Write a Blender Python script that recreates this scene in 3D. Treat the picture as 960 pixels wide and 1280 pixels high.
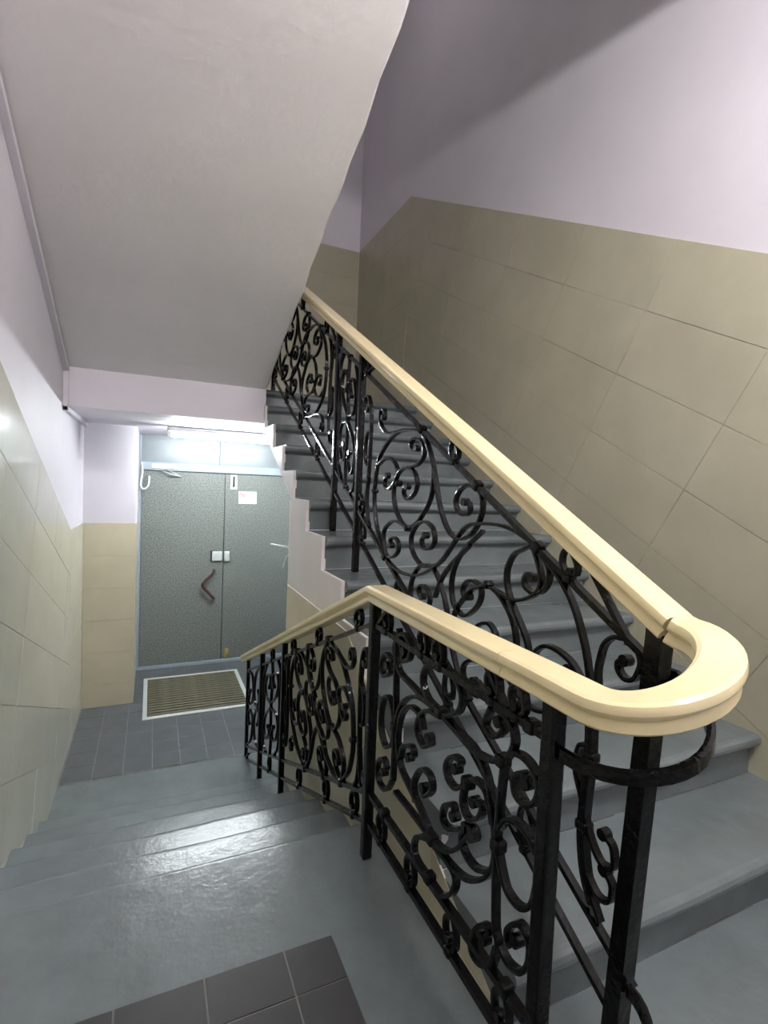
import bpy, bmesh, math, random
from mathutils import Vector, Matrix
random.seed(7)
for o in list(bpy.data.objects): bpy.data.objects.remove(o, do_unlink=True)
scene = bpy.context.scene
COL = scene.collection

# ------------------------------------------------------------ camera
F_PX, YAW, PITCH, ROLL = 636.42, -0.4291, -0.0484, 0.0414
CAM = Vector((-0.6752, -1.6773, 1.2429))
fw = Vector((-math.sin(YAW)*math.cos(PITCH), math.cos(YAW)*math.cos(PITCH), math.sin(PITCH)))
r0 = Vector((math.cos(YAW), math.sin(YAW), 0)); u0 = r0.cross(fw)
rt = r0*math.cos(ROLL)+u0*math.sin(ROLL); up = -r0*math.sin(ROLL)+u0*math.cos(ROLL)
cam_d = bpy.data.cameras.new('camera'); cam = bpy.data.objects.new('camera', cam_d); COL.objects.link(cam)
cam_d.sensor_fit = 'VERTICAL'; cam_d.sensor_height = 36.0; cam_d.lens = F_PX/1280*36.0
cam_d.clip_start = 0.02
M = Matrix((rt, up, -fw)).transposed().to_4x4(); M.translation = CAM
cam.matrix_world = M
scene.camera = cam

# ------------------------------------------------------------ world, exposure
w = bpy.data.worlds.new('world'); scene.world = w; w.use_nodes = True
w.node_tree.nodes['Background'].inputs[0].default_value = (0.8, 0.85, 1, 1)
w.node_tree.nodes['Background'].inputs[1].default_value = 0.02
vs = scene.view_settings
vs.view_transform = 'Standard'; vs.look = 'None'; vs.gamma = 1; vs.use_curve_mapping = False
vs.exposure = 2.0
LAMP_HALL = 52.0       # emission of the hall tube
FILL_UPPER = 13.0      # added fill light at the stairwell top, lifts the dark upper wall
LAMP_LANDING = 86.0    # emission of the tubes on the landing's back wall

# ------------------------------------------------------------ helpers
def tag(o, label=None, cat=None, group=None, kind=None):
    if label: o['label'] = label
    if cat: o['category'] = cat
    if group: o['group'] = group
    if kind: o['kind'] = kind
    return o
def empty(name, loc=(0, 0, 0)):
    o = bpy.data.objects.new(name, None); o.location = loc; o.empty_display_size = .1
    COL.objects.link(o); return o
def link(name, me, mat, parent=None, smooth=False):
    o = bpy.data.objects.new(name, me); COL.objects.link(o)
    if mat and not me.materials: me.materials.append(mat)
    if parent:
        o.parent = parent
        o.matrix_parent_inverse = Matrix.Translation(-Vector(parent.location))
    if smooth:
        for p in me.polygons: p.use_smooth = True
    return o
def mesh(name, verts, faces, mat, parent=None, smooth=False):
    me = bpy.data.meshes.new(name); me.from_pydata([tuple(v) for v in verts], [], faces); me.update()
    return link(name, me, mat, parent, smooth)
def from_bm(name, bm, mat, parent=None, smooth=False):
    bmesh.ops.recalc_face_normals(bm, faces=bm.faces)
    me = bpy.data.meshes.new(name); bm.to_mesh(me); bm.free()
    return link(name, me, mat, parent, smooth)
def bm_box(bm, a, b, bev=0, seg=2):
    vs_ = [bm.verts.new((x, y, z)) for x in (a[0], b[0]) for y in (a[1], b[1]) for z in (a[2], b[2])]
    fs = [bm.faces.new([vs_[i] for i in q]) for q in ((0,1,3,2),(4,6,7,5),(0,4,5,1),(2,3,7,6),(0,2,6,4),(1,5,7,3))]
    if bev:
        es = list({e for f in fs for e in f.edges})
        bmesh.ops.bevel(bm, geom=es, offset=bev, segments=seg, affect='EDGES', profile=.5)
def box(name, a, b, mat, parent=None, bev=0, seg=2):
    bm = bmesh.new(); bm_box(bm, a, b, bev, seg); return from_bm(name, bm, mat, parent)
def prism(name, poly, axis, lo, hi, mat, parent=None, smooth_ids=None):
    """poly: list of 2D points; extruded along axis ('x': (y,z), 'y': (x,z), 'z': (x,y))"""
    n = len(poly)
    def P(p, t):
        return {'x': (t, p[0], p[1]), 'y': (p[0], t, p[1]), 'z': (p[0], p[1], t)}[axis]
    v = [P(p, lo) for p in poly]+[P(p, hi) for p in poly]
    f = [list(range(n)), list(range(n, 2*n))]+[[i, (i+1) % n, n+(i+1) % n, n+i] for i in range(n)]
    bm = bmesh.new(); bv = [bm.verts.new(q) for q in v]
    for q in f: bm.faces.new([bv[i] for i in q])
    return from_bm(name, bm, mat, parent)
def catmull(pts, n=5, closed=False):
    P = [Vector(p) for p in pts]
    if len(P) < 3: return P
    out = []
    m = len(P)
    for i in range(m-1):
        p0 = P[i-1] if i > 0 else P[0]*2-P[1]
        p3 = P[i+2] if i+2 < m else P[-1]*2-P[-2]
        p1, p2 = P[i], P[i+1]
        for k in range(n):
            t = k/n
            out.append(0.5*((2*p1)+(p2-p0)*t+(2*p0-5*p1+4*p2-p3)*t*t+(3*p1-p0-3*p2+p3)*t**3))
    out.append(P[-1]); return out
def sweep_bm(bm, path, prof, side=None, cap=True, scale=None):
    """sweep a closed 2D profile (a along 'side', b along the path normal) along a 3D path"""
    path = [Vector(p) for p in path]; n = len(path); rings = []
    for i, p in enumerate(path):
        t = (path[min(i+1, n-1)]-path[max(i-1, 0)]).normalized()
        s = Vector(side(t, i) if callable(side) else side)
        s = (s-t*s.dot(t)).normalized(); b = s.cross(t)
        if b.length < 1e-6: b = Vector((0, 0, 1))
        k = scale[i] if scale else 1
        rings.append([bm.verts.new(p+s*q[0]*k+b*q[1]*k) for q in prof])
    m = len(prof)
    for i in range(n-1):
        for j in range(m):
            bm.faces.new((rings[i][j], rings[i][(j+1) % m], rings[i+1][(j+1) % m], rings[i+1][j]))
    if cap:
        bm.faces.new(rings[0]); bm.faces.new(list(reversed(rings[-1])))
def circ(r, n=10): return [(r*math.cos(2*math.pi*i/n), r*math.sin(2*math.pi*i/n)) for i in range(n)]
def rect(a, b): return [(-a/2, -b/2), (a/2, -b/2), (a/2, b/2), (-a/2, b/2)]
def tube(name, path, r, mat, parent=None, n=10):
    bm = bmesh.new()
    d = Vector(path[-1])-Vector(path[0]); s = Vector((0, 0, 1)) if abs(d.normalized().z) < .9 else Vector((1, 0, 0))
    def side(t, i):
        return Vector((.31, .17, .93)) if abs(t.z) < .8 else Vector((1, .2, 0))
    sweep_bm(bm, path, circ(r, n), side); return from_bm(name, bm, mat, parent, True)

# ------------------------------------------------------------ materials
def nmat(name, col, rough=.5, noise=.0, nscale=6, bump=0, bscale=30, bdist=.01, metal=0, spec=.5, detail=4, col2=None, coat=0, bump2=0, b2scale=5):
    m = bpy.data.materials.new(name); m.use_nodes = True
    nt = m.node_tree; N = nt.nodes; L = nt.links; b = N['Principled BSDF']
    b.inputs['Roughness'].default_value = rough; b.inputs['Metallic'].default_value = metal
    b.inputs['Specular IOR Level'].default_value = spec
    b.inputs['Coat Weight'].default_value = coat; b.inputs['Coat Roughness'].default_value = .12
    b.inputs['Base Color'].default_value = (*col, 1)
    tc = N.new('ShaderNodeTexCoord')
    if noise or col2:
        n = N.new('ShaderNodeTexNoise'); n.inputs['Scale'].default_value = nscale; n.inputs['Detail'].default_value = detail
        n.inputs['Roughness'].default_value = .6
        L.new(tc.outputs['Object'], n.inputs['Vector'])
        r = N.new('ShaderNodeValToRGB'); c2 = col2 or tuple(c*(1-noise) for c in col)
        c1 = col if col2 else tuple(min(1, c*(1+noise)) for c in col)
        r.color_ramp.elements[0].position = .32; r.color_ramp.elements[1].position = .68
        r.color_ramp.elements[0].color = (*c2, 1); r.color_ramp.elements[1].color = (*c1, 1)
        L.new(n.outputs['Fac'], r.inputs['Fac']); L.new(r.outputs['Color'], b.inputs['Base Color'])
    prev = None
    for bs, sc, dd in ((bump, bscale, bdist), (bump2, b2scale, .02)):
        if not bs: continue
        n2 = N.new('ShaderNodeTexNoise'); n2.inputs['Scale'].default_value = sc; n2.inputs['Detail'].default_value = 3
        L.new(tc.outputs['Object'], n2.inputs['Vector'])
        bp = N.new('ShaderNodeBump'); bp.inputs['Strength'].default_value = bs; bp.inputs['Distance'].default_value = dd
        L.new(n2.outputs['Fac'], bp.inputs['Height'])
        if prev: L.new(prev.outputs['Normal'], bp.inputs['Normal'])
        prev = bp
    if prev: L.new(prev.outputs['Normal'], b.inputs['Normal'])
    return m
def emit(name, col, s):
    m = bpy.data.materials.new(name); m.use_nodes = True; nt = m.node_tree
    b = nt.nodes['Principled BSDF']; b.inputs['Base Color'].default_value = (.9, .9, .9, 1)
    b.inputs['Emission Color'].default_value = (*col, 1); b.inputs['Emission Strength'].default_value = s
    return m
M_PLASTER = nmat('lilac_plaster', (.635, .605, .65), .6, .03, 2.5, .12, 60, .004)
M_SOFFIT = nmat('soffit_plaster', (.72, .695, .685), .65, .03, 2, .25, 35, .006)
M_WHITE = nmat('white_plaster', (.70, .66, .65), .55, .03, 4, .2, 30, .006)
M_TILE = nmat('beige_wall_tile', (.41, .39, .29), .28, .07, 3.5, .03, 12, .002, detail=6)
M_TILE_L = nmat('polished_beige_tile', (.53, .53, .43), .13, .05, 3.5, .02, 3, .002, detail=6)
M_TILE_C = nmat('warm_beige_tile', (.53, .485, .355), .28, .06, 3.5, .03, 12, .002, detail=6)
M_GROUT = nmat('grout', (.40, .37, .27), .8, .1, 20)
M_STEP = nmat('grey_floor_enamel', (.14, .163, .168), .25, .14, 3.5, .2, 60, .004, bump2=.10, b2scale=16)
M_FTILE = nmat('dark_floor_tile', (.030, .029, .030), .45, .15, 8, .1, 60, .002)
M_HTILE = nmat('hall_floor_tile', (.085, .095, .102), .32, .14, 6, .08, 50, .002)
M_FGROUT = nmat('floor_grout', (.13, .125, .115), .8, .2, 20)
M_HGROUT = nmat('hall_floor_grout', (.22, .215, .20), .8, .2, 20)
M_IRON = nmat('black_enamelled_iron', (.0045, .0045, .005), .16, .2, 12, .35, 70, .004, spec=.22, bump2=.2, b2scale=25)
M_RAIL = nmat('cream_painted_wood', (.74, .635, .39), .14, .04, 3, .06, 25, .003)
M_DOOR = nmat('mottled_steel_door', (.24, .26, .235), .42, .0, 75, .15, 60, .002, metal=.0, col2=(.065, .076, .068), detail=5)
M_FRAME = nmat('blue_grey_frame_paint', (.30, .35, .385), .4, .06, 8)
M_PANE = nmat('frosted_transom_panel', (.20, .225, .235), .3, .1, 3)
M_WHITEPL = nmat('white_plastic', (.80, .80, .79), .35)
M_ALU = nmat('aluminium_strip', (.62, .65, .63), .35, metal=.3)
M_MATBR = nmat('olive_brush', (.12, .11, .075), .85, .2, 9)
M_MATRB = nmat('dark_rubber', (.045, .045, .04), .6, .2, 50)
M_HANDLE = nmat('brown_leatherette', (.06, .02, .018), .3, .3, 20)
M_BRASS = nmat('old_brass', (.45, .36, .16), .4, .2, 20, metal=.6)
M_STEEL = nmat('lock_steel', (.62, .66, .64), .3, .1, 20, metal=.3)
M_BLACK = nmat('black_print', (.02, .02, .02), .5)
M_RED = nmat('red_print', (.65, .05, .05), .5)
M_PAPER = nmat('white_paper', (.85, .83, .84), .6)
M_TUBE_H = emit('hall_tube_light', (.90, .97, 1.0), LAMP_HALL)
M_TUBE_L = emit('landing_tube_light', (1.0, .97, .955), LAMP_LANDING)

# ------------------------------------------------------------ dimensions
XL, XR = -1.21, 1.519            # left and right wall
XS = 0.088                        # face of the wall between the flights
R_UP, T_UP, U0 = .1656, .30, -.829   # flight going up
R_DN, T_DN = .1342, .312             # flight going down
ZF = -6*R_DN                      # hall floor
YBM, ZB, ZBT = 2.25, 1.69, 1.945  # beam of the upper landing
ZUP = 12*R_UP
YBW = 4.12                        # wall behind the upper landing
M3 = .42                          # slope of the soffit overhead
YD = 4.227

# ------------------------------------------------------------ clipping tiles
def clip(poly, a, b, c):          # keep a*x+b*y <= c
    out = []
    for i in range(len(poly)):
        p, q = poly[i], poly[(i+1) % len(poly)]
        dp, dq = a*p[0]+b*p[1]-c, a*q[0]+b*q[1]-c
        if dp <= 0: out.append(p)
        if (dp < 0 < dq) or (dq < 0 < dp):
            t = dp/(dp-dq); out.append((p[0]+(q[0]-p[0])*t, p[1]+(q[1]-p[1])*t))
    return out
def area(p): return abs(sum(p[i][0]*p[(i+1) % len(p)][1]-p[(i+1) % len(p)][0]*p[i][1] for i in range(len(p))))/2
def tiles(parent, place, org, ang, tw, th, rng, halfplanes, mat, gap=.002, thick=.005, jit=.0008):
    """place(u,v,d)->3D point; grid origin org rotated by ang; cells clipped by half planes (a,b,c)"""
    ca, sa = math.cos(ang), math.sin(ang); cnt = 0
    for i in range(rng[0], rng[1]):
        for j in range(rng[2], rng[3]):
            g = gap/2
            loc = [(i*tw+g, j*th+g), ((i+1)*tw-g, j*th+g), ((i+1)*tw-g, (j+1)*th-g), (i*tw+g, (j+1)*th-g)]
            poly = [(org[0]+p[0]*ca-p[1]*sa, org[1]+p[0]*sa+p[1]*ca) for p in loc]
            for h in halfplanes:
                poly = clip(poly, *h)
                if len(poly) < 3: break
            if len(poly) < 3 or area(poly) < 4e-4: continue
            # drop duplicate points
            q = []
            for p in poly:
                if not q or (abs(p[0]-q[-1][0])+abs(p[1]-q[-1][1])) > 1e-4: q.append(p)
            if len(q) > 2 and (abs(q[0][0]-q[-1][0])+abs(q[0][1]-q[-1][1])) < 1e-4: q.pop()
            if len(q) < 3: continue
            d1 = thick+random.uniform(-jit, jit); n = len(q)
            cx = sum(p[0] for p in q)/n; cy = sum(p[1] for p in q)/n
            sh = [(p[0]+(cx-p[0])*.004, p[1]+(cy-p[1])*.004) for p in q]
            bm = bmesh.new()
            v0 = [bm.verts.new(place(p[0], p[1], -.001)) for p in q]
            v1 = [bm.verts.new(place(p[0], p[1], d1-.0012)) for p in q]
            v2 = [bm.verts.new(place(p[0], p[1], d1)) for p in sh]
            bm.faces.new(v0); bm.faces.new(list(reversed(v2)))
            for A, B in ((v0, v1), (v1, v2)):
                for k in range(n): bm.faces.new((A[k], A[(k+1) % n], B[(k+1) % n], B[k]))
            from_bm('tile', bm, mat, parent); cnt += 1
    return cnt

# ============================================================ SETTING
# landing floor
fl = prism('floor', [(XL, -2.62), (XR, -2.62), (XR, U0+.035), (XS+.01, U0+.035), (XS+.01, -.014), (XL, -.014)], 'z', -.25, 0, M_STEP)
tag(fl, 'grey painted half landing floor with an inset of dark square tiles', 'floor', kind='structure')
bmn = bmesh.new()
sweep_bm(bmn, [(XL, 0, 0), (XS-.004, 0, 0)], [(-.014, 0), (-.008, .0006), (.002, .003), (.009, .010), (.012, .018), (.010, .030), (.0, .040), (-.014, .043)], side=(0, 1, 0))
from_bm('nosing', bmn, M_STEP, fl)
TX, TY = -.203, -.412
tiles(fl, lambda u, v, d: (u, v, d), (-.335, -.542), 0, .2, .2, (-4, 1, -9, 1),
      [(1, 0, TX), (0, 1, TY), (-1, 0, 1.0), (0, -1, 2.2)], M_FTILE, gap=.0045, thick=.004)
tg = box('grout_bed', (-1.0, -2.2, -.001), (TX, TY, .0015), M_FGROUT, fl)
# hall floor
fh = box('floor.001', (XL, 0, ZF-.15), (XR, 4.35, ZF), M_STEP)
tag(fh, 'entrance hall floor of small grey square tiles', 'floor', kind='structure')
box('grout_bed', (XL, 2.13, ZF-.001), (XR, 4.22, ZF+.0025), M_HGROUT, fh)
tiles(fh, lambda u, v, d: (u, v, ZF+d), (-.263, 2.34), 0, .187, .2, (-6, 10, -2, 10),
      [(1, 0, XR), (0, 1, 4.2), (-1, 0, -XL), (0, -1, -2.135)], M_HTILE, gap=.005, thick=.004)

# left wall
wl = box('wall_left', (XL-.2, -2.82, ZF-.15), (XL, 4.4, 6.2), M_PLASTER)
tag(wl, 'lilac plaster wall with polished beige tiles following the descending flight', 'wall', kind='structure')
SL = R_DN/T_DN
y1, z1 = .721, 1.655
zlow = z1-SL*(2.62-y1)
a_l = math.atan(-SL)
pl_left = lambda u, v, d: (XL+d, u, v)
tiles(wl, pl_left, (y1-.36, z1+.36*SL), a_l, .62, .305, (-4, 7, -7, 0),
      [(SL, 1, z1+SL*y1), (-1, 0, .0), (1, 0, 2.62), (-SL, -1, .0+R_DN+.0), (0, -1, -ZF)], M_TILE_L)
tiles(wl, pl_left, (3.361, zlow), 0, .62, .285, (-2, 0, -6, 0),
      [(1, 0, 3.361), (-1, 0, -2.623), (0, 1, zlow), (0, -1, -ZF)], M_TILE_L)
tiles(wl, pl_left, (-.003, z1+SL*y1), 0, .62, .305, (-5, 0, -7, 0),
      [(1, 0, -.003), (-1, 0, 2.61), (0, -1, 0)], M_TILE_L)
# right wall
wr = box('wall_right', (XR, -2.82, -.25), (XR+.2, 4.35, 6.2), M_PLASTER)
tag(wr, 'tall lilac wall with large beige tiles rising along the upper flight', 'wall', kind='structure')
SR = .557
zr = lambda y: 2.226+SR*(y+.418)
a_r = math.atan(SR)
Lr = .57/math.cos(a_r)
pl_right = lambda u, v, d: (XR-d, u, v)
tiles(wr, pl_right, (-.034, zr(-.034)), a_r, Lr, .318, (-3, 8, -8, 0),
      [(-SR, 1, 2.226+SR*.418), (-1, 0, .95), (1, 0, 2.785), (SR, -1, SR*(-U0)-.166+.17)], M_TILE)
tiles(wr, pl_right, (2.788, zr(2.785)), 0, .57, .318, (0, 3, -8, 0),
      [(1, 0, YBW-.008), (0, -1, -1.99)], M_TILE)
tiles(wr, pl_right, (-.953, zr(-.95)), 0, .57, .318, (-3, 0, -7, 0),
      [(1, 0, -.953), (-1, 0, 2.61), (0, -1, 0)], M_TILE)
# wall behind the upper landing and above the hall door
wb = box('wall_back', (XL, YBW, ZUP), (XR, YBW+.2, 6.2), M_PLASTER)
tag(wb, 'lilac wall with beige tiled dado closing the upper landing', 'wall', kind='structure')
tiles(wb, lambda u, v, d: (u, YBW-d, v), (XR, zr(2.785)), 0, .6, .318, (-5, 0, -7, 0),
      [(1, 0, XR-.008), (-1, 0, -XL), (0, -1, -ZUP)], M_TILE)
# wall behind the camera
wf = box('wall_front', (XL, -2.82, -.25), (XR, -2.62, 6.2), M_PLASTER)
tag(wf, 'plain lilac plaster wall at the back of the half landing', 'wall', kind='structure')
# hall: pier, wall beyond, jambs
pier = box('wall_pier', (XL, 3.361, ZF), (-.80, 4.35, ZB), M_PLASTER)
tag(pier, 'white wall pier with beige tiled dado beside the entrance door', 'wall', kind='structure')
tiles(pier, lambda u, v, d: (u, 3.361-d, v), (-.80, .832), 0, .62, .287, (-1, 0, -6, 0),
      [(1, 0, -.80), (-1, 0, -XL-.007), (0, -1, -ZF)], M_TILE_C)
tiles(pier, lambda u, v, d: (-.80+d, u, v), (3.361-.006, .832), 0, .62, .287, (0, 2, -6, 0),
      [(1, 0, 4.16), (0, -1, -ZF)], M_TILE_C)
pier2 = box('wall_jamb', (.94, 3.361, ZF), (XR, 4.35, ZB), M_PLASTER)
tag(pier2, 'wall pier on the far side of the entrance door', 'wall', kind='structure')
wd = box('wall_outer', (-.80, 4.30, ZF), (.94, 4.35, ZB), M_PLASTER)
tag(wd, 'outer wall behind the entrance door', 'wall', kind='structure')

# upper landing slab = hall ceiling with its beam
ce = prism('ceiling', [(XL, YBM), (XS+.012, YBM), (XS+.012, 2.52), (XR, 2.52), (XR, 4.35), (XL, 4.35)], 'z', ZB, ZUP-.002, M_PLASTER)
tag(ce, 'plastered beam and ceiling over the entrance hall', 'ceiling', kind='structure')
# slab of the landing above the camera and lid of the stairwell
c2 = box('ceiling.001', (XL, -2.62, 3.305), (XR, -1.0, 3.6), M_SOFFIT)
tag(c2, 'ceiling slab over the half landing', 'ceiling', kind='structure')
c3 = box('ceiling.002', (XL-.2, -2.82, 6.2), (XR+.2, 4.4, 6.35), M_PLASTER)
tag(c3, 'ceiling at the top of the stairwell', 'ceiling', kind='structure')

# wall between the flights: saw-tooth top, tiled below
saw = []
for k in range(12):
    y, z = U0+k*T_UP+.036, (k+1)*R_UP-.004
    saw += [(y, z-R_UP if k else 0.0), (y, z)]
saw.append((2.52, ZUP-.004))
PU = R_UP/T_UP
soff = lambda y: PU*(y-U0-.036)-.028
YSO = (ZB+.028)/PU+U0+.036
poly = [(U0+.036, ZF)]+saw+[(2.52, ZB), (YSO, ZB), (1.35, soff(1.35)), (1.35, ZF)]
wc = prism('wall_center', poly, 'x', XS, XS+.022, M_WHITE)
tag(wc, 'white plastered stringer wall between the two flights with tiled lower part', 'wall', kind='structure')
PU = R_UP/T_UP
tiles(wc, lambda u, v, d: (XS-d, u, v), (1.348, .63), 0, .6, .3, (-4, 0, -5, 0),
      [(1, 0, 1.348), (-1, 0, -U0-.04), (0, 1, .63), (-PU, 1, -PU*U0-.004), (0, -1, -ZF)], M_TILE_C)
# far face of the wall end
box('wall_core', (XS+.022, U0+.20, ZF), (XS+.10, 1.35, .0), M_WHITE, wc)

# ============================================================ STAIRS
def step_profile(yn, zt, yb, zb, d):
    """d=+1: nosing faces -y (going up); d=-1: nosing faces +y"""
    p = [(.036, zb), (.036, zt-.062), (.030, zt-.054), (.020, zt-.050), (.016, zt-.046), (.006, zt-.043), (.0, zt-.034), (-.002, zt-.022), (.002, zt-.010), (.010, zt-.003), (.022, zt)]
    q = [(yn+d*a, b) for a, b in p]
    return q+[(yb, zt), (yb, zb+(.160 if d > 0 else 0))]
def wobble(o, amp=.0025):
    for v in o.data.vertices:
        v.co.z += amp*math.sin(v.co.x*7+v.co.y*5)*.5; v.co.y += amp*math.sin(v.co.x*9+v.co.z*31)
def step_mesh(name, prof, x0, x1, parent):
    n = len(prof); NX = 14; v = []
    for i in range(NX+1):
        x = x0+(x1-x0)*i/NX
        v += [(x, p[0], p[1]) for p in prof]
    f = [[i*n+j, i*n+(j+1) % n, (i+1)*n+(j+1) % n, (i+1)*n+j] for i in range(NX) for j in range(n)]
    f += [list(range(n)), list(range(NX*n, NX*n+n))]
    bm = bmesh.new(); bv = [bm.verts.new(q) for q in v]
    for q in f: bm.faces.new([bv[i] for i in q])
    o = from_bm(name, bm, M_STEP, parent); wobble(o); return o
su = empty('staircase', ((XS+XR)/2, U0, 0))
tag(su, 'grey painted stair flight climbing along the tiled right wall', 'stairs')
for k in range(12):
    yn, zt = U0+k*T_UP, (k+1)*R_UP
    yb = yn+T_UP+.034 if k < 11 else 2.52
    step_mesh('step', step_profile(yn, zt, yb, zt-R_UP+.001, 1), (XS-.003 if k < 3 else XS+.016), XR-.001, su)
# sloping slab carrying the upper flight
lowp = [(U0+.2, -.001), (U0+.3, 0.0)]
prism('slab', [(1.35, soff(1.35)), (YSO, ZB), (2.5, ZB), (2.5, ZB+.02), (YSO, ZB+.025), (1.35, soff(1.35)+.026)],
      'x', XS+.0225, XR-.001, M_WHITE, su)
sd = empty('staircase', ((XL+XS)/2, 0, ZF))
tag(sd, 'short grey glossy stair flight descending to the entrance hall', 'stairs')
for k in range(1, 6):
    yn, zt = k*T_DN, -k*R_DN
    p = [(yn-.030, ZF+.002), (yn-.030, zt-.05), (yn-.012, zt-.043), (yn-.002, zt-.034), (yn+.002, zt-.022), (yn-.001, zt-.012), (yn-.008, zt-.005), (yn-.018, zt-.001), (yn-.030, zt), (yn-T_DN-.029, zt), (yn-T_DN-.029, ZF+.002)]
    step_mesh('step', p, XL+.001, XS-.001, sd)
# flight overhead: seen from below
so = empty('staircase', (-.55, YBM, ZBT))
tag(so, 'sloping plastered underside of the flight overhead', 'stairs')
NY = 40; XE = .103
v = []; top = .20
for i in range(NY+1):
    y = YBM-(YBM+1.0)*i/NY; z = ZBT+M3*(YBM-y)
    wv = .004*math.sin(i*1.7)+.003*math.sin(i*.61+1)
    v += [(XL, y, z), (XE-.012+wv*.4, y, z+.002*math.sin(i*.9)), (XE+wv, y, z+.012), (XE+wv, y, z+top), (XL, y, z+top)]
f = []
for i in range(NY):
    for j in range(5):
        f.append([i*5+j, i*5+(j+1) % 5, (i+1)*5+(j+1) % 5, (i+1)*5+j])
f += [[0, 1, 2, 3, 4], [NY*5+4, NY*5+3, NY*5+2, NY*5+1, NY*5]]
bm = bmesh.new(); bv = [bm.verts.new(q) for q in v]
for q in f: bm.faces.new([bv[i] for i in q])
from_bm('soffit', bm, M_SOFFIT, so)
r3 = (3.6-ZUP)/11
for k in range(10):
    y1_ = YBM-.02-.31*k; z_ = ZBT+M3*(.02+.31*k)+.20
    box('step', (XL+.01, y1_-.32, z_), (XE-.004, y1_, z_+.15), M_STEP, so, .008)

# cable duct in the corner
tr = empty('cable_trunking', (XL, YBM, ZB))
tag(tr, 'pale lilac cable trunking running along the sloping ceiling corner', 'cable duct')
bm = bmesh.new()
sweep_bm(bm, [(XL+.016, YBM-.005, ZBT-.03), (XL+.016, -.9, ZBT-.03+M3*(YBM-.005+.9))], rect(.03, .034), side=(1, 0, 0)); from_bm('duct_run', bm, M_PLASTER, tr)
bm = bmesh.new(); bm_box(bm, (XL+.001, YBM-.036, ZB-.035), (XL+.031, YBM-.003, ZBT-.002), .003); from_bm('duct_run', bm, M_PLASTER, tr)
bm = bmesh.new(); bm_box(bm, (XL+.001, YBM-.036, ZB-.036), (XL+.031, 3.36, ZB-.003), .003); from_bm('duct_run', bm, M_PLASTER, tr)

# ============================================================ ENTRANCE DOOR
dr = empty('door_1', (.07, YD, ZF)); tag(dr, 'mottled grey steel double entrance door under a transom', 'door', kind='structure')
fr = bmesh.new()
for a, b in (((-.80, YD-.02, ZF), (-.775, YD+.06, 1.78)), ((.915, YD-.02, ZF), (.94, YD+.06, 1.78)), ((-.775, YD-.03, 1.325), (.915, YD+.06, 1.41)), ((-.775, YD-.02, 1.685), (.915, YD+.06, 1.69)), ((-.775, YD-.03, ZF), (.915, YD+.05, ZF+.03))):
    bm_box(fr, a, b, .003)
from_bm('frame', fr, M_FRAME, dr)
for x0, x1, nm in ((-.772, .064, 'door_leaf'), (.072, .912, 'door_leaf')):
    lf = box(nm, (x0, YD, ZF+.032), (x1, YD+.04, 1.318), M_DOOR, dr, .003)
    if x0 < 0:
        hp = catmull([(-.03, YD, .241), (-.03, YD-.05, .241), (-.06, YD-.06, .20), (-.135, YD-.06, .125), (-.152, YD-.06, .09), (-.135, YD-.06, .055), (-.06, YD-.06, -.03), (-.03, YD-.05, -.062), (-.03, YD, -.062)], 4)
        tag(tube('handle', hp, .015, M_HANDLE, lf), 'dark brown bent pull handle')
        lk = box('lock', (-.055, YD-.03, .352), (.05, YD, .452), M_STEEL, lf, .004)
        tag(lk, 'white steel rim lock')
        box('lock_plate', (-.070, YD-.012, .342), (-.050, YD, .462), M_BLACK, lf, .002)
        cl = box('door_closer', (-.679, YD-.05, 1.345), (-.43, YD-.03, 1.39), M_WHITEPL, lf, .004)
        tube('closer_arm', [(-.59, YD-.045, 1.325), (-.50, YD-.09, 1.29), (-.39, YD-.05, 1.269)], .007, M_STEEL, lf)
        tube('closer_arm', [(-.52, YD-.045, 1.33), (-.39, YD-.06, 1.268)], .005, M_STEEL, lf)
    else:
        sb = box('strike_box', (.076, YD-.03, .345), (.13, YD, .452), M_STEEL, lf, .004)
        bt = box('bolt_plate', (.124, YD-.006, 1.150), (.196, YD, 1.310), M_WHITEPL, lf, .002)
        tag(bt, 'pale top bolt plate')
        tube('bolt', [(.160, YD-.014, 1.175), (.160, YD-.014, 1.295)], .011, M_BLACK, lf)
        bb = box('bolt_plate', (.105, YD-.006, ZF+.05), (.160, YD, ZF+.15), M_BRASS, lf, .002)
        tube('bolt', [(.132, YD-.014, ZF+.04), (.132, YD-.014, ZF+.14)], .009, M_BRASS, lf)
box('meeting_strip', (.064, YD+.006, ZF+.03), (.072, YD+.03, 1.318), M_BLACK, dr)
# transom
wn = empty('window_1', (.07, YD, 1.41)); tag(wn, 'pale two panel transom over the entrance door', 'window', kind='structure')
for x0, x1 in ((-.775, .005), (.045, .915)):
    box('pane', (x0, YD+.01, 1.41), (x1, YD+.02, 1.686), M_PANE, wn)
box('mullion', (.005, YD-.012, 1.412), (.045, YD+.04, 1.684), M_FRAME, wn, .003)
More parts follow.
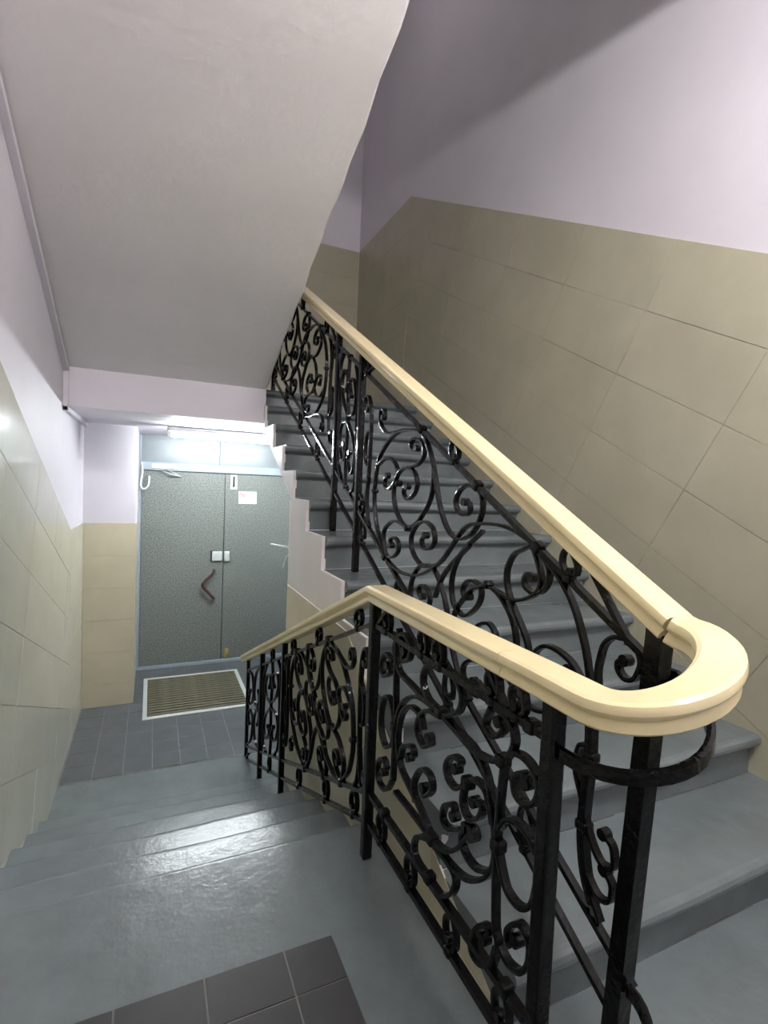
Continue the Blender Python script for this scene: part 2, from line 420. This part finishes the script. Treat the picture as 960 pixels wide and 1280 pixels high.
# notice with a no-smoking symbol
no = empty('notice', (.317, YD, 1.06)); tag(no, 'small white paper notice with a red no smoking symbol on the door', 'sign')
box('sheet', (.218, YD-.003, .992), (.416, YD-.0005, 1.130), M_PAPER, no)
def ringmesh(name, cx, cz, ro, ri, y, mat, parent):
    n = 24; v = []; f = []
    for i in range(n):
        a = 2*math.pi*i/n
        for r_ in (ro, ri):
            v += [(cx+r_*math.cos(a), y, cz+r_*math.sin(a)), (cx+r_*math.cos(a), y+.001, cz+r_*math.sin(a))]
    for i in range(n):
        j = (i+1) % n; a, b = i*4, j*4
        f += [[a, b, b+2, a+2], [a+1, a+3, b+3, b+1], [a, a+1, b+1, b], [a+2, b+2, b+3, a+3]]
    return mesh(name, v, f, mat, parent)
ringmesh('prohibition_ring', .254, 1.092, .030, .023, YD-.0042, M_RED, no)
bm = bmesh.new(); sweep_bm(bm, [(.235, YD-.0037, 1.111), (.273, YD-.0037, 1.073)], rect(.001, .007), side=(0, 1, 0)); from_bm('prohibition_bar', bm, M_RED, no)
box('cigarette', (.236, YD-.0036, 1.088), (.270, YD-.0030, 1.094), M_BLACK, no)
for i in range(4):
    box('print_line', (.296, YD-.0036, 1.10-i*.022), (.40-.015*(i % 2), YD-.003, 1.106-i*.022), M_FRAME, no)
# white cable loop by the door top
cb = tube('cable', catmull([(-.775, YD-.03, 1.40), (-.765, YD-.05, 1.30), (-.80+.02, YD-.06, 1.17), (-.755, YD-.07, 1.125), (-.71, YD-.07, 1.16), (-.70, YD-.04, 1.26)], 6), .009, M_WHITEPL)
tag(cb, 'white cable looping beside the top corner of the door', 'cable')

# ------------------------------------------------------------ hall fluorescent lamp
def lamp(name, x0, x1, y, z, tubemat, label, zc=None):
    e = empty(name, ((x0+x1)/2, y, z)); tag(e, label, 'lamp')
    box('housing', (x0-.03, y-.04, z+.028), (x1+.03, y+.04, z+.062), M_WHITEPL, e, .006)
    bm = bmesh.new(); sweep_bm(bm, [(x0, y, z), (x1, y, z)], circ(.019, 14), side=(0, 0, 1)); from_bm('tube', bm, tubemat, e, True)
    if zc:
        for x in (x0+.2, x1-.2): tube('hanger', [(x, y, z+.06), (x, y, zc)], .006, M_WHITEPL, e)
    for x in (x0-.012, x1+.012):
        box('end_cap', (x-.014, y-.026, z-.026), (x+.014, y+.026, z+.03), M_WHITEPL, e, .004)
lamp('fluorescent_lamp', -.535, .70, 3.06, 1.618, M_TUBE_H, 'lit white fluorescent tube lamp under the hall ceiling')
lamp('fluorescent_lamp', -.20, 1.0, -1.68, 3.13, M_TUBE_L, 'lit fluorescent tube lamp hanging over the half landing', 3.305)

M_FILL_U = emit('upper_fill_light', (1.0, .95, .93), FILL_UPPER)
lamp('fluorescent_lamp', -.3, .9, 1.6, 6.1, M_FILL_U, 'added unseen fill light under the top ceiling of the stairwell', 6.2)  # invented tube out of view, put in to soften the upper shadow
# ------------------------------------------------------------ entrance mat
mt = empty('entrance_mat', (-.26, 3.4, ZF)); tag(mt, 'sunken ribbed entrance mat in a pale metal frame before the door', 'mat')
X0, X1, Y0, Y1 = -.715, .20, 2.945, 3.91; zt = ZF+.012
for a, b in (((X0, Y0, ZF+.005), (X1, Y0+.05, zt)), ((X0, Y1-.035, ZF+.005), (X1, Y1, zt)), ((X0, Y0+.05, ZF+.005), (X0+.035, Y1-.035, zt)), ((X1-.035, Y0+.05, ZF+.005), (X1, Y1-.035, zt))):
    box('frame_strip', a, b, M_ALU, mt, .002)
box('tray', (X0+.035, Y0+.05, ZF+.0045), (X1-.035, Y1-.035, ZF+.006), M_MATRB, mt)
ns = 16; d = (Y1-Y0-.085)/ns; first = None
for i in range(ns):
    y = Y0+.05+d*(i+.14)
    if first is None:
        first = box('brush_strip', (X0+.037, 0, 0), (X1-.037, d*.62, .009), M_MATBR, mt, .002)
        o = first
    else:
        o = first.copy(); COL.objects.link(o); o.parent = mt; o.matrix_parent_inverse = first.matrix_parent_inverse.copy()
    o.location = (0, y, ZF+.006)

# conduit and wire at the end of the stringer wall
cd = empty('conduit', (XS+.06, 1.36, 1.12)); tag(cd, 'thin white cable conduit on the end of the stringer wall', 'conduit')
tube('vertical_pipe', [(XS+.008, 1.362, 1.14), (XS+.008, 1.362, .55)], .008, M_WHITEPL, cd)
tube('stub_pipe', [(XS+.030, 1.362, .848), (XS-.01, 1.53, .842), (XS-.04, 1.66, .838)], .007, M_WHITEPL, cd)
tube('loose_wire', catmull([(XS+.012, 1.37, .82), (XS-.002, 1.40, .79), (XS-.02, 1.42, .72)], 5), .004, M_WHITEPL, cd)

# ============================================================ RAILING
rg = empty('stair_railing', (0, -.15, 0))
tag(rg, 'black wrought iron scroll railing with a cream wooden handrail', 'railing')
XU = .225
YE = 2.60          # upper newel
def scroll(name, pts, frame, closed_roll=True, width=.017, thick=.0095, n=5, roll=.013):
    """pts in panel coordinates (s,t) -> frame(s,t) gives 3D; flat bar swept in the panel's plane"""
    P = catmull([frame(*p) for p in pts], n)
    bm = bmesh.new(); m = len(P)
    sc = [1.0]*m
    sweep_bm(bm, P, [(-width/2, -thick/2), (width/2, -thick/2), (width/2+.001, 0), (width/2, thick/2), (-width/2, thick/2), (-width/2-.001, 0)], side=(1, 0, 0), scale=sc)
    if closed_roll:
        c = P[-1]; t = (P[-1]-P[-2]).normalized()
        R_ = circ(roll, 10); w2 = width*.62
        a = [bm.verts.new((c.x-w2, c.y+q[0], c.z+q[1])) for q in R_]; b = [bm.verts.new((c.x+w2, c.y+q[0], c.z+q[1])) for q in R_]
        bm.faces.new(a); bm.faces.new(list(reversed(b)))
        for k in range(10): bm.faces.new((a[k], a[(k+1) % 10], b[(k+1) % 10], b[k]))
    return from_bm(name, bm, M_IRON, rg)
def collar(frame, s, t, w_=.030, h_=.030, tilt=0):
    c = frame(s, t)
    bm = bmesh.new(); bm_box(bm, (-.015, -w_/2, -h_/2), (.015, w_/2, h_/2), .006, 2)
    bmesh.ops.rotate(bm, verts=bm.verts, cent=(0, 0, 0), matrix=Matrix.Rotation(tilt, 3, 'X'))
    bmesh.ops.translate(bm, verts=bm.verts, vec=c); return from_bm('collar', bm, M_IRON, rg)
def bar(p, q, w_=.018, h_=.014, name='rail_bar'):
    bm = bmesh.new(); sweep_bm(bm, [p, q], rect(w_, h_), side=(1, 0, 0)); return from_bm(name, bm, M_IRON, rg)
def post(x, y, z0, z1, w_=.032, name='post'):
    bm = bmesh.new(); bm_box(bm, (x-w_/2, y-w_/2, z0), (x+w_/2, y+w_/2, z1), .006, 2); return from_bm(name, bm, M_IRON, rg)
# scrolls measured on the long rising panel, s along the panel, t from lower to upper bar
HALF = {
 'a': ([(.37,.985),(.356,.964),(.29,.89),(.234,.791),(.185,.665),(.15,.546),(.132,.413),(.126,.26),(.137,.163),(.158,.084),(.195,.034),(.213,.01)], 0),
 'c3': ([(.486,.417),(.429,.305),(.389,.274),(.361,.295),(.358,.367),(.385,.47),(.42,.537),(.455,.555),(.466,.507),(.448,.436),(.419,.391),(.408,.418),(.425,.47)], 1),
 'c': ([(.391,.985),(.428,.929),(.446,.871),(.449,.787),(.438,.682),(.41,.569),(.377,.462),(.331,.372),(.293,.355),(.261,.389),(.249,.475),(.268,.592),(.308,.689),(.352,.727),(.374,.691),(.362,.611),(.329,.531),(.307,.532),(.308,.565),(.325,.60)], 1),
 'd': ([(.146,.498),(.188,.594),(.224,.639),(.256,.638),(.268,.602),(.251,.518),(.222,.443),(.197,.422),(.192,.455),(.208,.51)], 1),
 'e': ([(.317,.701),(.368,.78),(.398,.865),(.40,.922),(.379,.938),(.345,.90),(.334,.848),(.350,.842),(.364,.87)], 1),
 'f': ([(.403,.985),(.437,.904),(.459,.818),(.478,.722),(.506,.659),(.534,.644),(.565,.673),(.60,.748),(.625,.842),(.636,.926),(.631,.98),(.614,.985),(.585,.963),(.557,.90),(.543,.832),(.551,.794),(.576,.807),(.594,.85),(.592,.885),(.577,.87)], 1),
 'g': ([(.213,.01),(.254,.063),(.287,.152),(.289,.208),(.264,.203),(.242,.154),(.248,.13)], 1),
 'g2': ([(.217,.02),(.198,.093),(.206,.17),(.245,.272),(.279,.324),(.312,.354)], 0),
 'h': ([(.36,.97),(.317,.921),(.262,.849),(.202,.771),(.164,.759),(.145,.80),(.150,.86),(.168,.885),(.176,.85),(.166,.83)], 1),
 'q': ([(.10,.02),(.083,.06),(.073,.16),(.075,.26),(.080,.40),(.083,.55),(.084,.70)], 0),
 'q1': ([(.084,.33),(.072,.24),(.062,.12),(.045,.03),(.030,.02),(.014,.04),(.012,.10),(.025,.13),(.036,.10),(.028,.075)], 1),
 'q2': ([(.084,.66),(.066,.62),(.050,.55),(.046,.46),(.055,.40),(.068,.40)], 0),
 'q3': ([(.084,.70),(.078,.80),(.060,.86),(.040,.84),(.034,.78),(.046,.745),(.056,.77)], 1),
}
BS = [(.205,.005),(.219,.0),(.286,.04),(.359,.136),(.423,.258),(.5,.46),(.577,.742),(.641,.864),(.714,.96),(.781,1.0),(.795,.995)]
# right half of that panel, measured
RIGHT = {
 'i': ([(.64,.83),(.58,.645),(.551,.517),(.542,.432),(.543,.373),(.554,.334),(.573,.332),(.595,.354),(.618,.417),(.638,.49),(.646,.549),(.64,.578),(.619,.565),(.596,.519),(.584,.463),(.592,.439),(.605,.466)], 1),
 'leaf': ([(.60,.70),(.539,.507),(.503,.373),(.478,.228)], 0),
 'l': ([(.776,.985),(.752,.927),(.732,.874),(.718,.796),(.718,.735),(.728,.694),(.743,.664),(.76,.639),(.776,.608),(.783,.566),(.780,.50)], 0),
 'm': ([(.795,.985),(.812,.98),(.82,.948),(.815,.894),(.80,.84),(.782,.81),(.766,.805),(.763,.829),(.771,.866),(.782,.868)], 1),
 'n': ([(.805,.99),(.832,.978),(.855,.958),(.874,.923),(.89,.868),(.902,.809),(.912,.72),(.918,.62),(.919,.50),(.915,.32),(.915,.207),(.924,.106),(.953,.03)], 0),
 'o': ([(.785,.52),(.795,.583),(.803,.624),(.82,.675),(.842,.708),(.867,.727),(.885,.724),(.903,.69),(.912,.62)], 0),
 'cr': ([(.921,.64),(.925,.741),(.923,.799),(.926,.855),(.932,.912),(.946,.964),(.961,.99)], 0),
 'sp': ([(.966,.99),(.982,1.0),(.989,.975),(.987,.942),(.98,.90),(.967,.875),(.957,.88),(.956,.905),(.966,.93)], 1),
 'r1': ([(.915,.30),(.93,.24),(.95,.22),(.968,.26),(.965,.32),(.95,.32)], 1),
 'r2': ([(.91,.33),(.895,.40),(.90,.49),(.915,.53)], 0),
 'r3': ([(.92,.12),(.945,.10),(.965,.14),(.968,.20),(.955,.215)], 1),
}
def rot(pts): return [(1-a, 1-b) for a, b in pts]
def panel(frame, kind, tilt, far=True, width=.017):
    """kind 'measured': right half as measured, else point-symmetric"""
    for k, (pts, rl) in HALF.items():
        scroll('scroll', pts, frame, rl, width)
    scroll('scroll', BS, frame, 0, width)
    if kind == 'measured':
        for k, (pts, rl) in RIGHT.items(): scroll('scroll', pts, frame, rl, width)
        scroll('stem', [(.916,.70),(.919,.5),(.915,.32),(.915,.207),(.924,.106),(.94,.05)], frame, 0, .022, .020)
        for s, t in ((.919, .50), (.915, .25)): collar(frame, s, t, .034, .024)
        for k in ('c', 'f', 'g2', 'e', 'd'): scroll('scroll', rot(HALF[k][0]), frame, HALF[k][1], width)
    else:
        for k, (pts, rl) in HALF.items(): scroll('scroll', rot(pts), frame, rl, width)
    for s, t in ((.385, 1), (.615, 1), (.79, 1), (.213, 0), (.385, 0), (.615, 0)): collar(frame, s, t, tilt=tilt)
    for s, t in ((.128, .30), (.872, .70)): collar(frame, s, t, .026, .018, tilt=tilt*.2)
    for s, t in ((.335, .37), (.275, .55), (.665, .63), (.725, .45)): collar(frame, s, t, .022, .022, tilt=.6)
def spacer(frame, s, t0, t1, ds):
    """small C scrolls between the double bars"""
    h = t1-t0
    pts = [(s+ds*.1, t0), (s-ds*.8, t0+h*.25), (s-ds*.7, t0+h*.7), (s, t0+h*.95), (s+ds*.8, t0+h*.7), (s+ds*.75, t0+h*.35), (s+ds*.2, t0+h*.3)]
    scroll('spacer_scroll', pts, frame, 1, .016, .009, 4, .010)
    collar(frame, s, t0, .026, .022)

# --- rising run, x = XU
MU = .548
hu = lambda y: 1.47+MU*y
def frame_up(yf, yn):
    return lambda s, t: Vector((XU, yf-(yf-yn)*s, (.81+.66*t)+MU*(yf-(yf-yn)*s)))
TU = math.atan(MU)
YB_, YA_ = .60, .954
fr1 = frame_up(YB_, -1.0); panel(fr1, 'measured', TU)
fr2 = frame_up(YE, YA_); panel(fr2, 'sym', TU)
for ya, yb in ((-1.012, YE),):
    for h_ in (1.47, .81, .69):
        bar((XU, ya, h_+MU*ya), (XU, yb, h_+MU*yb))
tread = lambda y: R_UP*(math.floor((y-U0)/T_UP)+1)
post(XU, YB_, tread(YB_), 1.54+MU*YB_); post(XU, YA_, tread(YA_), 1.54+MU*YA_)
bar((XU-.030, -.990, 0), (XU, -1.018, .995), .036, .036, 'post'); post(XU, YE, ZUP, 1.54+MU*YE)
frn = frame_up(YA_, YB_)      # narrow panel between the two posts
for pts, rl in (([(.5,0),(.47,.2),(.5,.4),(.5,.62),(.46,.8),(.5,1)], 0),
                ([(.48,.55),(.28,.62),(.2,.74),(.3,.86),(.45,.82),(.4,.72)], 1), ([(.52,.55),(.72,.62),(.8,.74),(.7,.86),(.55,.82),(.6,.72)], 1),
                ([(.48,.5),(.25,.42),(.18,.28),(.3,.16),(.44,.22),(.38,.3)], 1), ([(.52,.5),(.75,.42),(.82,.28),(.7,.16),(.56,.22),(.62,.3)], 1),
                ([(.3,.02),(.16,.1),(.12,.3),(.14,.6),(.12,.85),(.25,.98)], 0), ([(.7,.02),(.84,.1),(.88,.3),(.86,.6),(.88,.85),(.75,.98)], 0)):
    scroll('scroll', pts, frn, rl)
for s, t in ((.5, .53), (.5, 0), (.5, 1)): collar(frn, s, t, .026, .02)
for fr_ in (fr1, fr2):
    for s in (.04, .53, .86): spacer(fr_, s, 1.0, 1.11, .018)
    for s in (.05, .30, .55, .80): spacer(fr_, s, -.18, 0, .020)
    bar(fr_(.90, 1.11), fr_(.965, 1.0), .016, .012, 'brace'); bar(fr_(.10, 1.11), fr_(.035, 1.0), .016, .012, 'brace')

# --- landing run and descending run, x = 0
YP1, YP2 = -.168, -.985
ZT, ZBO, ZLO = .795, .228, .13
fl_ = lambda s, t: Vector((0, YP2+(YP1-YP2)*s, ZBO+(ZT-ZBO)*t))
# scrolls of the level panel in (y, z)
LAND = [
    (0, [(-0.336, 0.792), (-0.341, 0.667), (-0.350, 0.531), (-0.348, 0.369)]),
    (1, [(-0.337, 0.729), (-0.326, 0.774), (-0.375, 0.819), (-0.425, 0.803), (-0.419, 0.761), (-0.383, 0.744), (-0.389, 0.772)]),
    (1, [(-0.319, 0.718), (-0.260, 0.724), (-0.233, 0.678), (-0.262, 0.654), (-0.303, 0.683), (-0.281, 0.694)]),
    (0, [(-0.350, 0.531), (-0.319, 0.591), (-0.273, 0.592), (-0.247, 0.536), (-0.253, 0.476), (-0.288, 0.442), (-0.334, 0.470), (-0.350, 0.526)]),
    (1, [(-0.348, 0.369), (-0.309, 0.314), (-0.256, 0.307), (-0.235, 0.353), (-0.274, 0.396), (-0.302, 0.383), (-0.284, 0.356)]),
    (0, [(-0.330, 0.754), (-0.364, 0.704), (-0.447, 0.691), (-0.527, 0.683), (-0.599, 0.681), (-0.674, 0.670), (-0.747, 0.663), (-0.796, 0.633), (-0.819, 0.583), (-0.838, 0.518), (-0.840, 0.458), (-0.812, 0.405), (-0.746, 0.354), (-0.672, 0.338), (-0.586, 0.341), (-0.469, 0.344), (-0.368, 0.343)]),
    (0, [(-0.605, 0.679), (-0.682, 0.667), (-0.748, 0.657), (-0.812, 0.668), (-0.849, 0.686)]),
    (2, [(-0.595, 0.344), (-0.654, 0.357), (-0.705, 0.398), (-0.738, 0.444), (-0.757, 0.469)]),
    (1, [(-0.830, 0.431), (-0.776, 0.403), (-0.734, 0.408), (-0.717, 0.434), (-0.736, 0.471)]),
    (1, [(-0.720, 0.457), (-0.667, 0.422), (-0.631, 0.425), (-0.641, 0.464), (-0.677, 0.486), (-0.683, 0.463)]),
    (1, [(-0.592, 0.669), (-0.539, 0.661), (-0.496, 0.627), (-0.484, 0.582), (-0.520, 0.556), (-0.561, 0.581), (-0.549, 0.592)]),
    (0, [(-0.573, 0.681), (-0.479, 0.674), (-0.398, 0.628), (-0.359, 0.562), (-0.354, 0.533)]),
    (0, [(-0.516, 0.597), (-0.493, 0.631), (-0.431, 0.627), (-0.385, 0.579), (-0.369, 0.508), (-0.394, 0.437), (-0.452, 0.407), (-0.506, 0.388), (-0.586, 0.347)]),
    (1, [(-0.386, 0.448), (-0.406, 0.497), (-0.456, 0.522), (-0.471, 0.505), (-0.445, 0.486)]),
    (1, [(-0.490, 0.383), (-0.478, 0.431), (-0.516, 0.489), (-0.563, 0.496), (-0.575, 0.465), (-0.541, 0.430), (-0.532, 0.448)]),
    (1, [(-0.730, 0.573), (-0.689, 0.535), (-0.651, 0.536), (-0.637, 0.564), (-0.664, 0.600), (-0.699, 0.606), (-0.682, 0.579)]),
    (0, [(-0.727, 0.570), (-0.756, 0.594), (-0.796, 0.594), (-0.817, 0.563), (-0.829, 0.536)]),
    (1, [(-0.717, 0.556), (-0.715, 0.513), (-0.741, 0.494), (-0.780, 0.520), (-0.790, 0.554), (-0.760, 0.544)]),
    (0, [(-0.581, 0.791), (-0.519, 0.772), (-0.502, 0.726), (-0.536, 0.691), (-0.599, 0.683)]),
    (0, [(-0.601, 0.797), (-0.657, 0.792), (-0.690, 0.762), (-0.684, 0.724), (-0.648, 0.695), (-0.605, 0.680)]),
    (0, [(-0.857, 0.695), (-0.851, 0.632), (-0.846, 0.554), (-0.845, 0.492), (-0.849, 0.403), (-0.855, 0.331), (-0.867, 0.300), (-0.851, 0.241)]),
    (1, [(-0.856, 0.683), (-0.873, 0.713), (-0.909, 0.726), (-0.942, 0.717), (-0.960, 0.690), (-0.950, 0.655), (-0.922, 0.637), (-0.895, 0.643), (-0.890, 0.673), (-0.914, 0.694), (-0.926, 0.680)]),
    (0, [(-0.820, 0.787), (-0.867, 0.777), (-0.884, 0.745), (-0.873, 0.712), (-0.849, 0.686)]),
    (1, [(-0.803, 0.779), (-0.785, 0.733), (-0.817, 0.722), (-0.848, 0.750), (-0.833, 0.762)]),
    (0, [(-0.851, 0.540), (-0.875, 0.576), (-0.912, 0.589), (-0.944, 0.582), (-0.965, 0.564)]),
    (0, [(-0.848, 0.502), (-0.866, 0.461), (-0.887, 0.433), (-0.925, 0.430), (-0.957, 0.458), (-0.969, 0.509)]),
    (1, [(-0.862, 0.291), (-0.848, 0.246), (-0.813, 0.211), (-0.779, 0.211), (-0.783, 0.254), (-0.812, 0.299), (-0.840, 0.307), (-0.820, 0.274)]),
    (1, [(-0.873, 0.302), (-0.902, 0.293), (-0.939, 0.308), (-0.959, 0.345), (-0.956, 0.387), (-0.926, 0.396), (-0.895, 0.357), (-0.901, 0.331), (-0.921, 0.357)]),
    (0, [(-0.578, 0.335), (-0.507, 0.295), (-0.499, 0.245), (-0.556, 0.227)]),
    (0, [(-0.602, 0.333), (-0.672, 0.336), (-0.702, 0.316), (-0.686, 0.271), (-0.640, 0.232)]),
    (0, [(-0.388, 0.736), (-0.345, 0.827)]),
]
fyz = lambda y, z: Vector((0, y, z))
for rl, pts in LAND: scroll('scroll', pts, fyz, rl, .018, .0105, 6, .019 if rl == 2 else .013)
for y, z in ((-.599, .681), (-.586, .341), (-.350, .531), (-.848, .502), (-.589, .797), (-.929, .795), (-.849, .686), (-.730, .572), (-.581, .234), (-.895, .232), (-.30, .232), (-.25, .797)):
    collar(fyz, y, z, .028, .028)

for z in (ZT, ZBO, ZLO): bar((0, YP2, z), (0, YP1, z), .020, .016)
post(0, YP1, 0, .87, .034); post(0, YP2, 0, .875, .034)
for s in (.12, .22, .50, .60, .88): spacer(fl_, s, 1.0, 1.125, .032)
for s in (.12, .36, .62, .86): spacer(fl_, s, -.17, 0, .035)
bar(fl_(.25, 1.12), fl_(.16, 1.0), .016, .012, 'brace'); bar(fl_(.88, 1.12), fl_(.97, 1.0), .016, .012, 'brace')
MD = .418
def frame_dn(ya, yb):
    return lambda s, t: Vector((0, ya+(yb-ya)*s, (.221+(.80-.221)*t)-MD*(ya+(yb-ya)*s-YP1)))
YQ, YQ2, YEND = 1.02, 1.60, 2.10
fd = frame_dn(YP1, YQ); panel(fd, 'sym', -math.atan(MD))
fd2 = frame_dn(YQ, YQ2)
for pts, rl in (([(.5,0),(.47,.2),(.5,.4),(.5,.62),(.46,.8),(.5,1)], 0),
                ([(.48,.55),(.28,.62),(.2,.74),(.3,.86),(.45,.82),(.4,.72)], 1), ([(.52,.55),(.72,.62),(.8,.74),(.7,.86),(.55,.82),(.6,.72)], 1),
                ([(.48,.5),(.25,.42),(.18,.28),(.3,.16),(.44,.22),(.38,.3)], 1), ([(.52,.5),(.75,.42),(.82,.28),(.7,.16),(.56,.22),(.62,.3)], 1),
                ([(.3,.02),(.16,.1),(.12,.3),(.14,.6),(.12,.85),(.25,.98)], 0), ([(.7,.02),(.84,.1),(.88,.3),(.86,.6),(.88,.85),(.75,.98)], 0)):
    scroll('scroll', pts, fd2, rl)
fd3 = frame_dn(YQ2, YEND)
for pts, rl in (([(.05,.02),(.35,.1),(.45,.35),(.25,.5),(.12,.42),(.2,.3)], 1), ([(.1,.98),(.4,.9),(.48,.65),(.3,.52),(.14,.58),(.2,.7)], 1),
                ([(.95,.02),(.65,.1),(.55,.35),(.75,.48),(.88,.42),(.8,.3)], 1), ([(.95,.98),(.65,.9),(.55,.65),(.75,.54),(.88,.6),(.8,.72)], 1),
                ([(.95,.0),(1.0,.25),(.96,.5),(1.0,.75),(.95,1.0)], 0)):
    scroll('scroll', pts, fd3, rl)
dz = lambda h_, y: h_-MD*(y-YP1)
bar((0, YP1, ZT), (0, YEND, dz(ZT, YEND))); bar((0, YP1, .221), (0, YEND, dz(.221, YEND))); bar((0, YP1, .122), (0, YEND, dz(.122, YEND)))
dtread = lambda y: -R_DN*(math.floor(y/T_DN)+1) if y < 6*T_DN-.03 else ZF
for y in (YQ, YQ2): post(0, y, max(dtread(y), ZF), dz(.875, y), .031)
bar((0, YEND, dz(.122, YEND)), (0, YEND-.0, dz(.875, YEND)), .024, .024, 'end_post')
bar((0, YEND, dz(.122, YEND)), (0, YEND-.12, dz(.221, YEND)), .016, .012, 'brace')
for s in (.12, .5, .85): spacer(fd, s, 1.0, 1.125, .03)
for s in (.10, .36, .7): spacer(fd, s, -.17, 0, .028)
for s in (.5,): spacer(fd2, s, 1.0, 1.125, .06); spacer(fd2, s, -.17, 0, .05)

# --- bars curving round the turn
def uturn(z0, z1, r_, yc, n=16, pre=0, post_=0):
    out = []
    for i in range(n+1):
        a = math.pi*i/n; s = (1-math.cos(a))/2
        sm = i/n
        out.append(Vector((XU/2-r_*math.cos(a), yc-r_*math.sin(a), z0+(z1-z0)*(sm*sm*(3-2*sm)))))
    return out
for z0, z1, yc in ((ZT-.015, hu(-1.0)-.03, -1.02), (.20, .27, -1.02), (.10, .15, -1.02)):
    bm = bmesh.new()
    if z0 > .5:
        P = [Vector((.14-.14*math.cos(a), yc-.135*math.sin(a), z0+(z1-z0)*(i/18)**2)) for i, a in enumerate(math.pi*k/18 for k in range(19))]
        P = [Vector((0, -.99, z0))]+P+[Vector((XU+.05, -.985, z1)), Vector((XU+.01, -.99, z1))]
    else: P = [p+Vector((-.012, 0, 0)) for p in uturn(z0, z1, XU/2-.012, yc)]
    sweep_bm(bm, P, [(-.011, -.007), (.011, -.007), (.014, 0), (.011, .007), (-.011, .007), (-.014, 0)], side=(0, 0, 1)); from_bm('turn_bar', bm, M_IRON, rg, False)

# --- wooden handrail
HP = [(-0.034, -0.036), (0.034, -0.036), (0.039, -0.031), (0.037, -0.019), (0.031, -0.01), (0.033, -0.005), (0.043, -0.001), (0.047, 0.006), (0.047, 0.015), (0.044, 0.024), (0.036, 0.03), (-0.036, 0.03), (-0.044, 0.024), (-0.047, 0.015), (-0.047, 0.006), (-0.043, -0.001), (-0.033, -0.005), (-0.031, -0.01), (-0.037, -0.019), (-0.039, -0.031)]
HP = [(a*.82, b*.80) for a, b in HP]
ZH = .899
def handrail(name, path, scale=None):
    bm = bmesh.new()
    def side(t, i):
        s = Vector((t.y, -t.x, 0))
        return s if s.length > 1e-4 else Vector((1, 0, 0))
    sweep_bm(bm, path, HP, side, scale=scale)
    o = from_bm(name, bm, M_RAIL, rg)
    for p in o.data.polygons: p.use_smooth = len(p.vertices) == 4
    es = o.modifiers.new('edges', 'EDGE_SPLIT'); es.split_angle = math.radians(27)
    return o
bend = Vector((0, YP1+.0, ZH)); endp = Vector((0, 2.24, ZH-MD*(2.24-YP1)))
handrail('handrail', [endp, bend+Vector((0, .012, -.005)), bend+Vector((0, -.004, 0)), Vector((0, -.86, ZH))])
zs = 1.579
UP_ = [Vector((0, -.862, ZH)), Vector((0, -.95, ZH))]+uturn(ZH, zs+MU*(-1.05)-.006, XU/2+.003, -1.068, 22)+[Vector((XU, -1.05, zs+MU*-1.05))]
handrail('handrail_turn', UP_, [1-.04*math.sin(math.pi*i/(len(UP_)-1)) for i in range(len(UP_))])
TOP = [Vector((XU, -1.047, zs+MU*-1.047)), Vector((XU, 0, zs)), Vector((XU, YE, zs+MU*YE))]
handrail('handrail', TOP)
ztop = zs+MU*YE
P = [Vector((XU, YE+.002, ztop))]
for i in range(13):
    a = math.pi*i/12; P.append(Vector((XU/2+.1125*math.cos(a)-.0, YE+.06+.1125*math.sin(a), ztop+.02)))
P.append(Vector((0, YE, ztop+.02)))
handrail('handrail_turn', P)
post(0, YE, ZUP, ztop-.02)
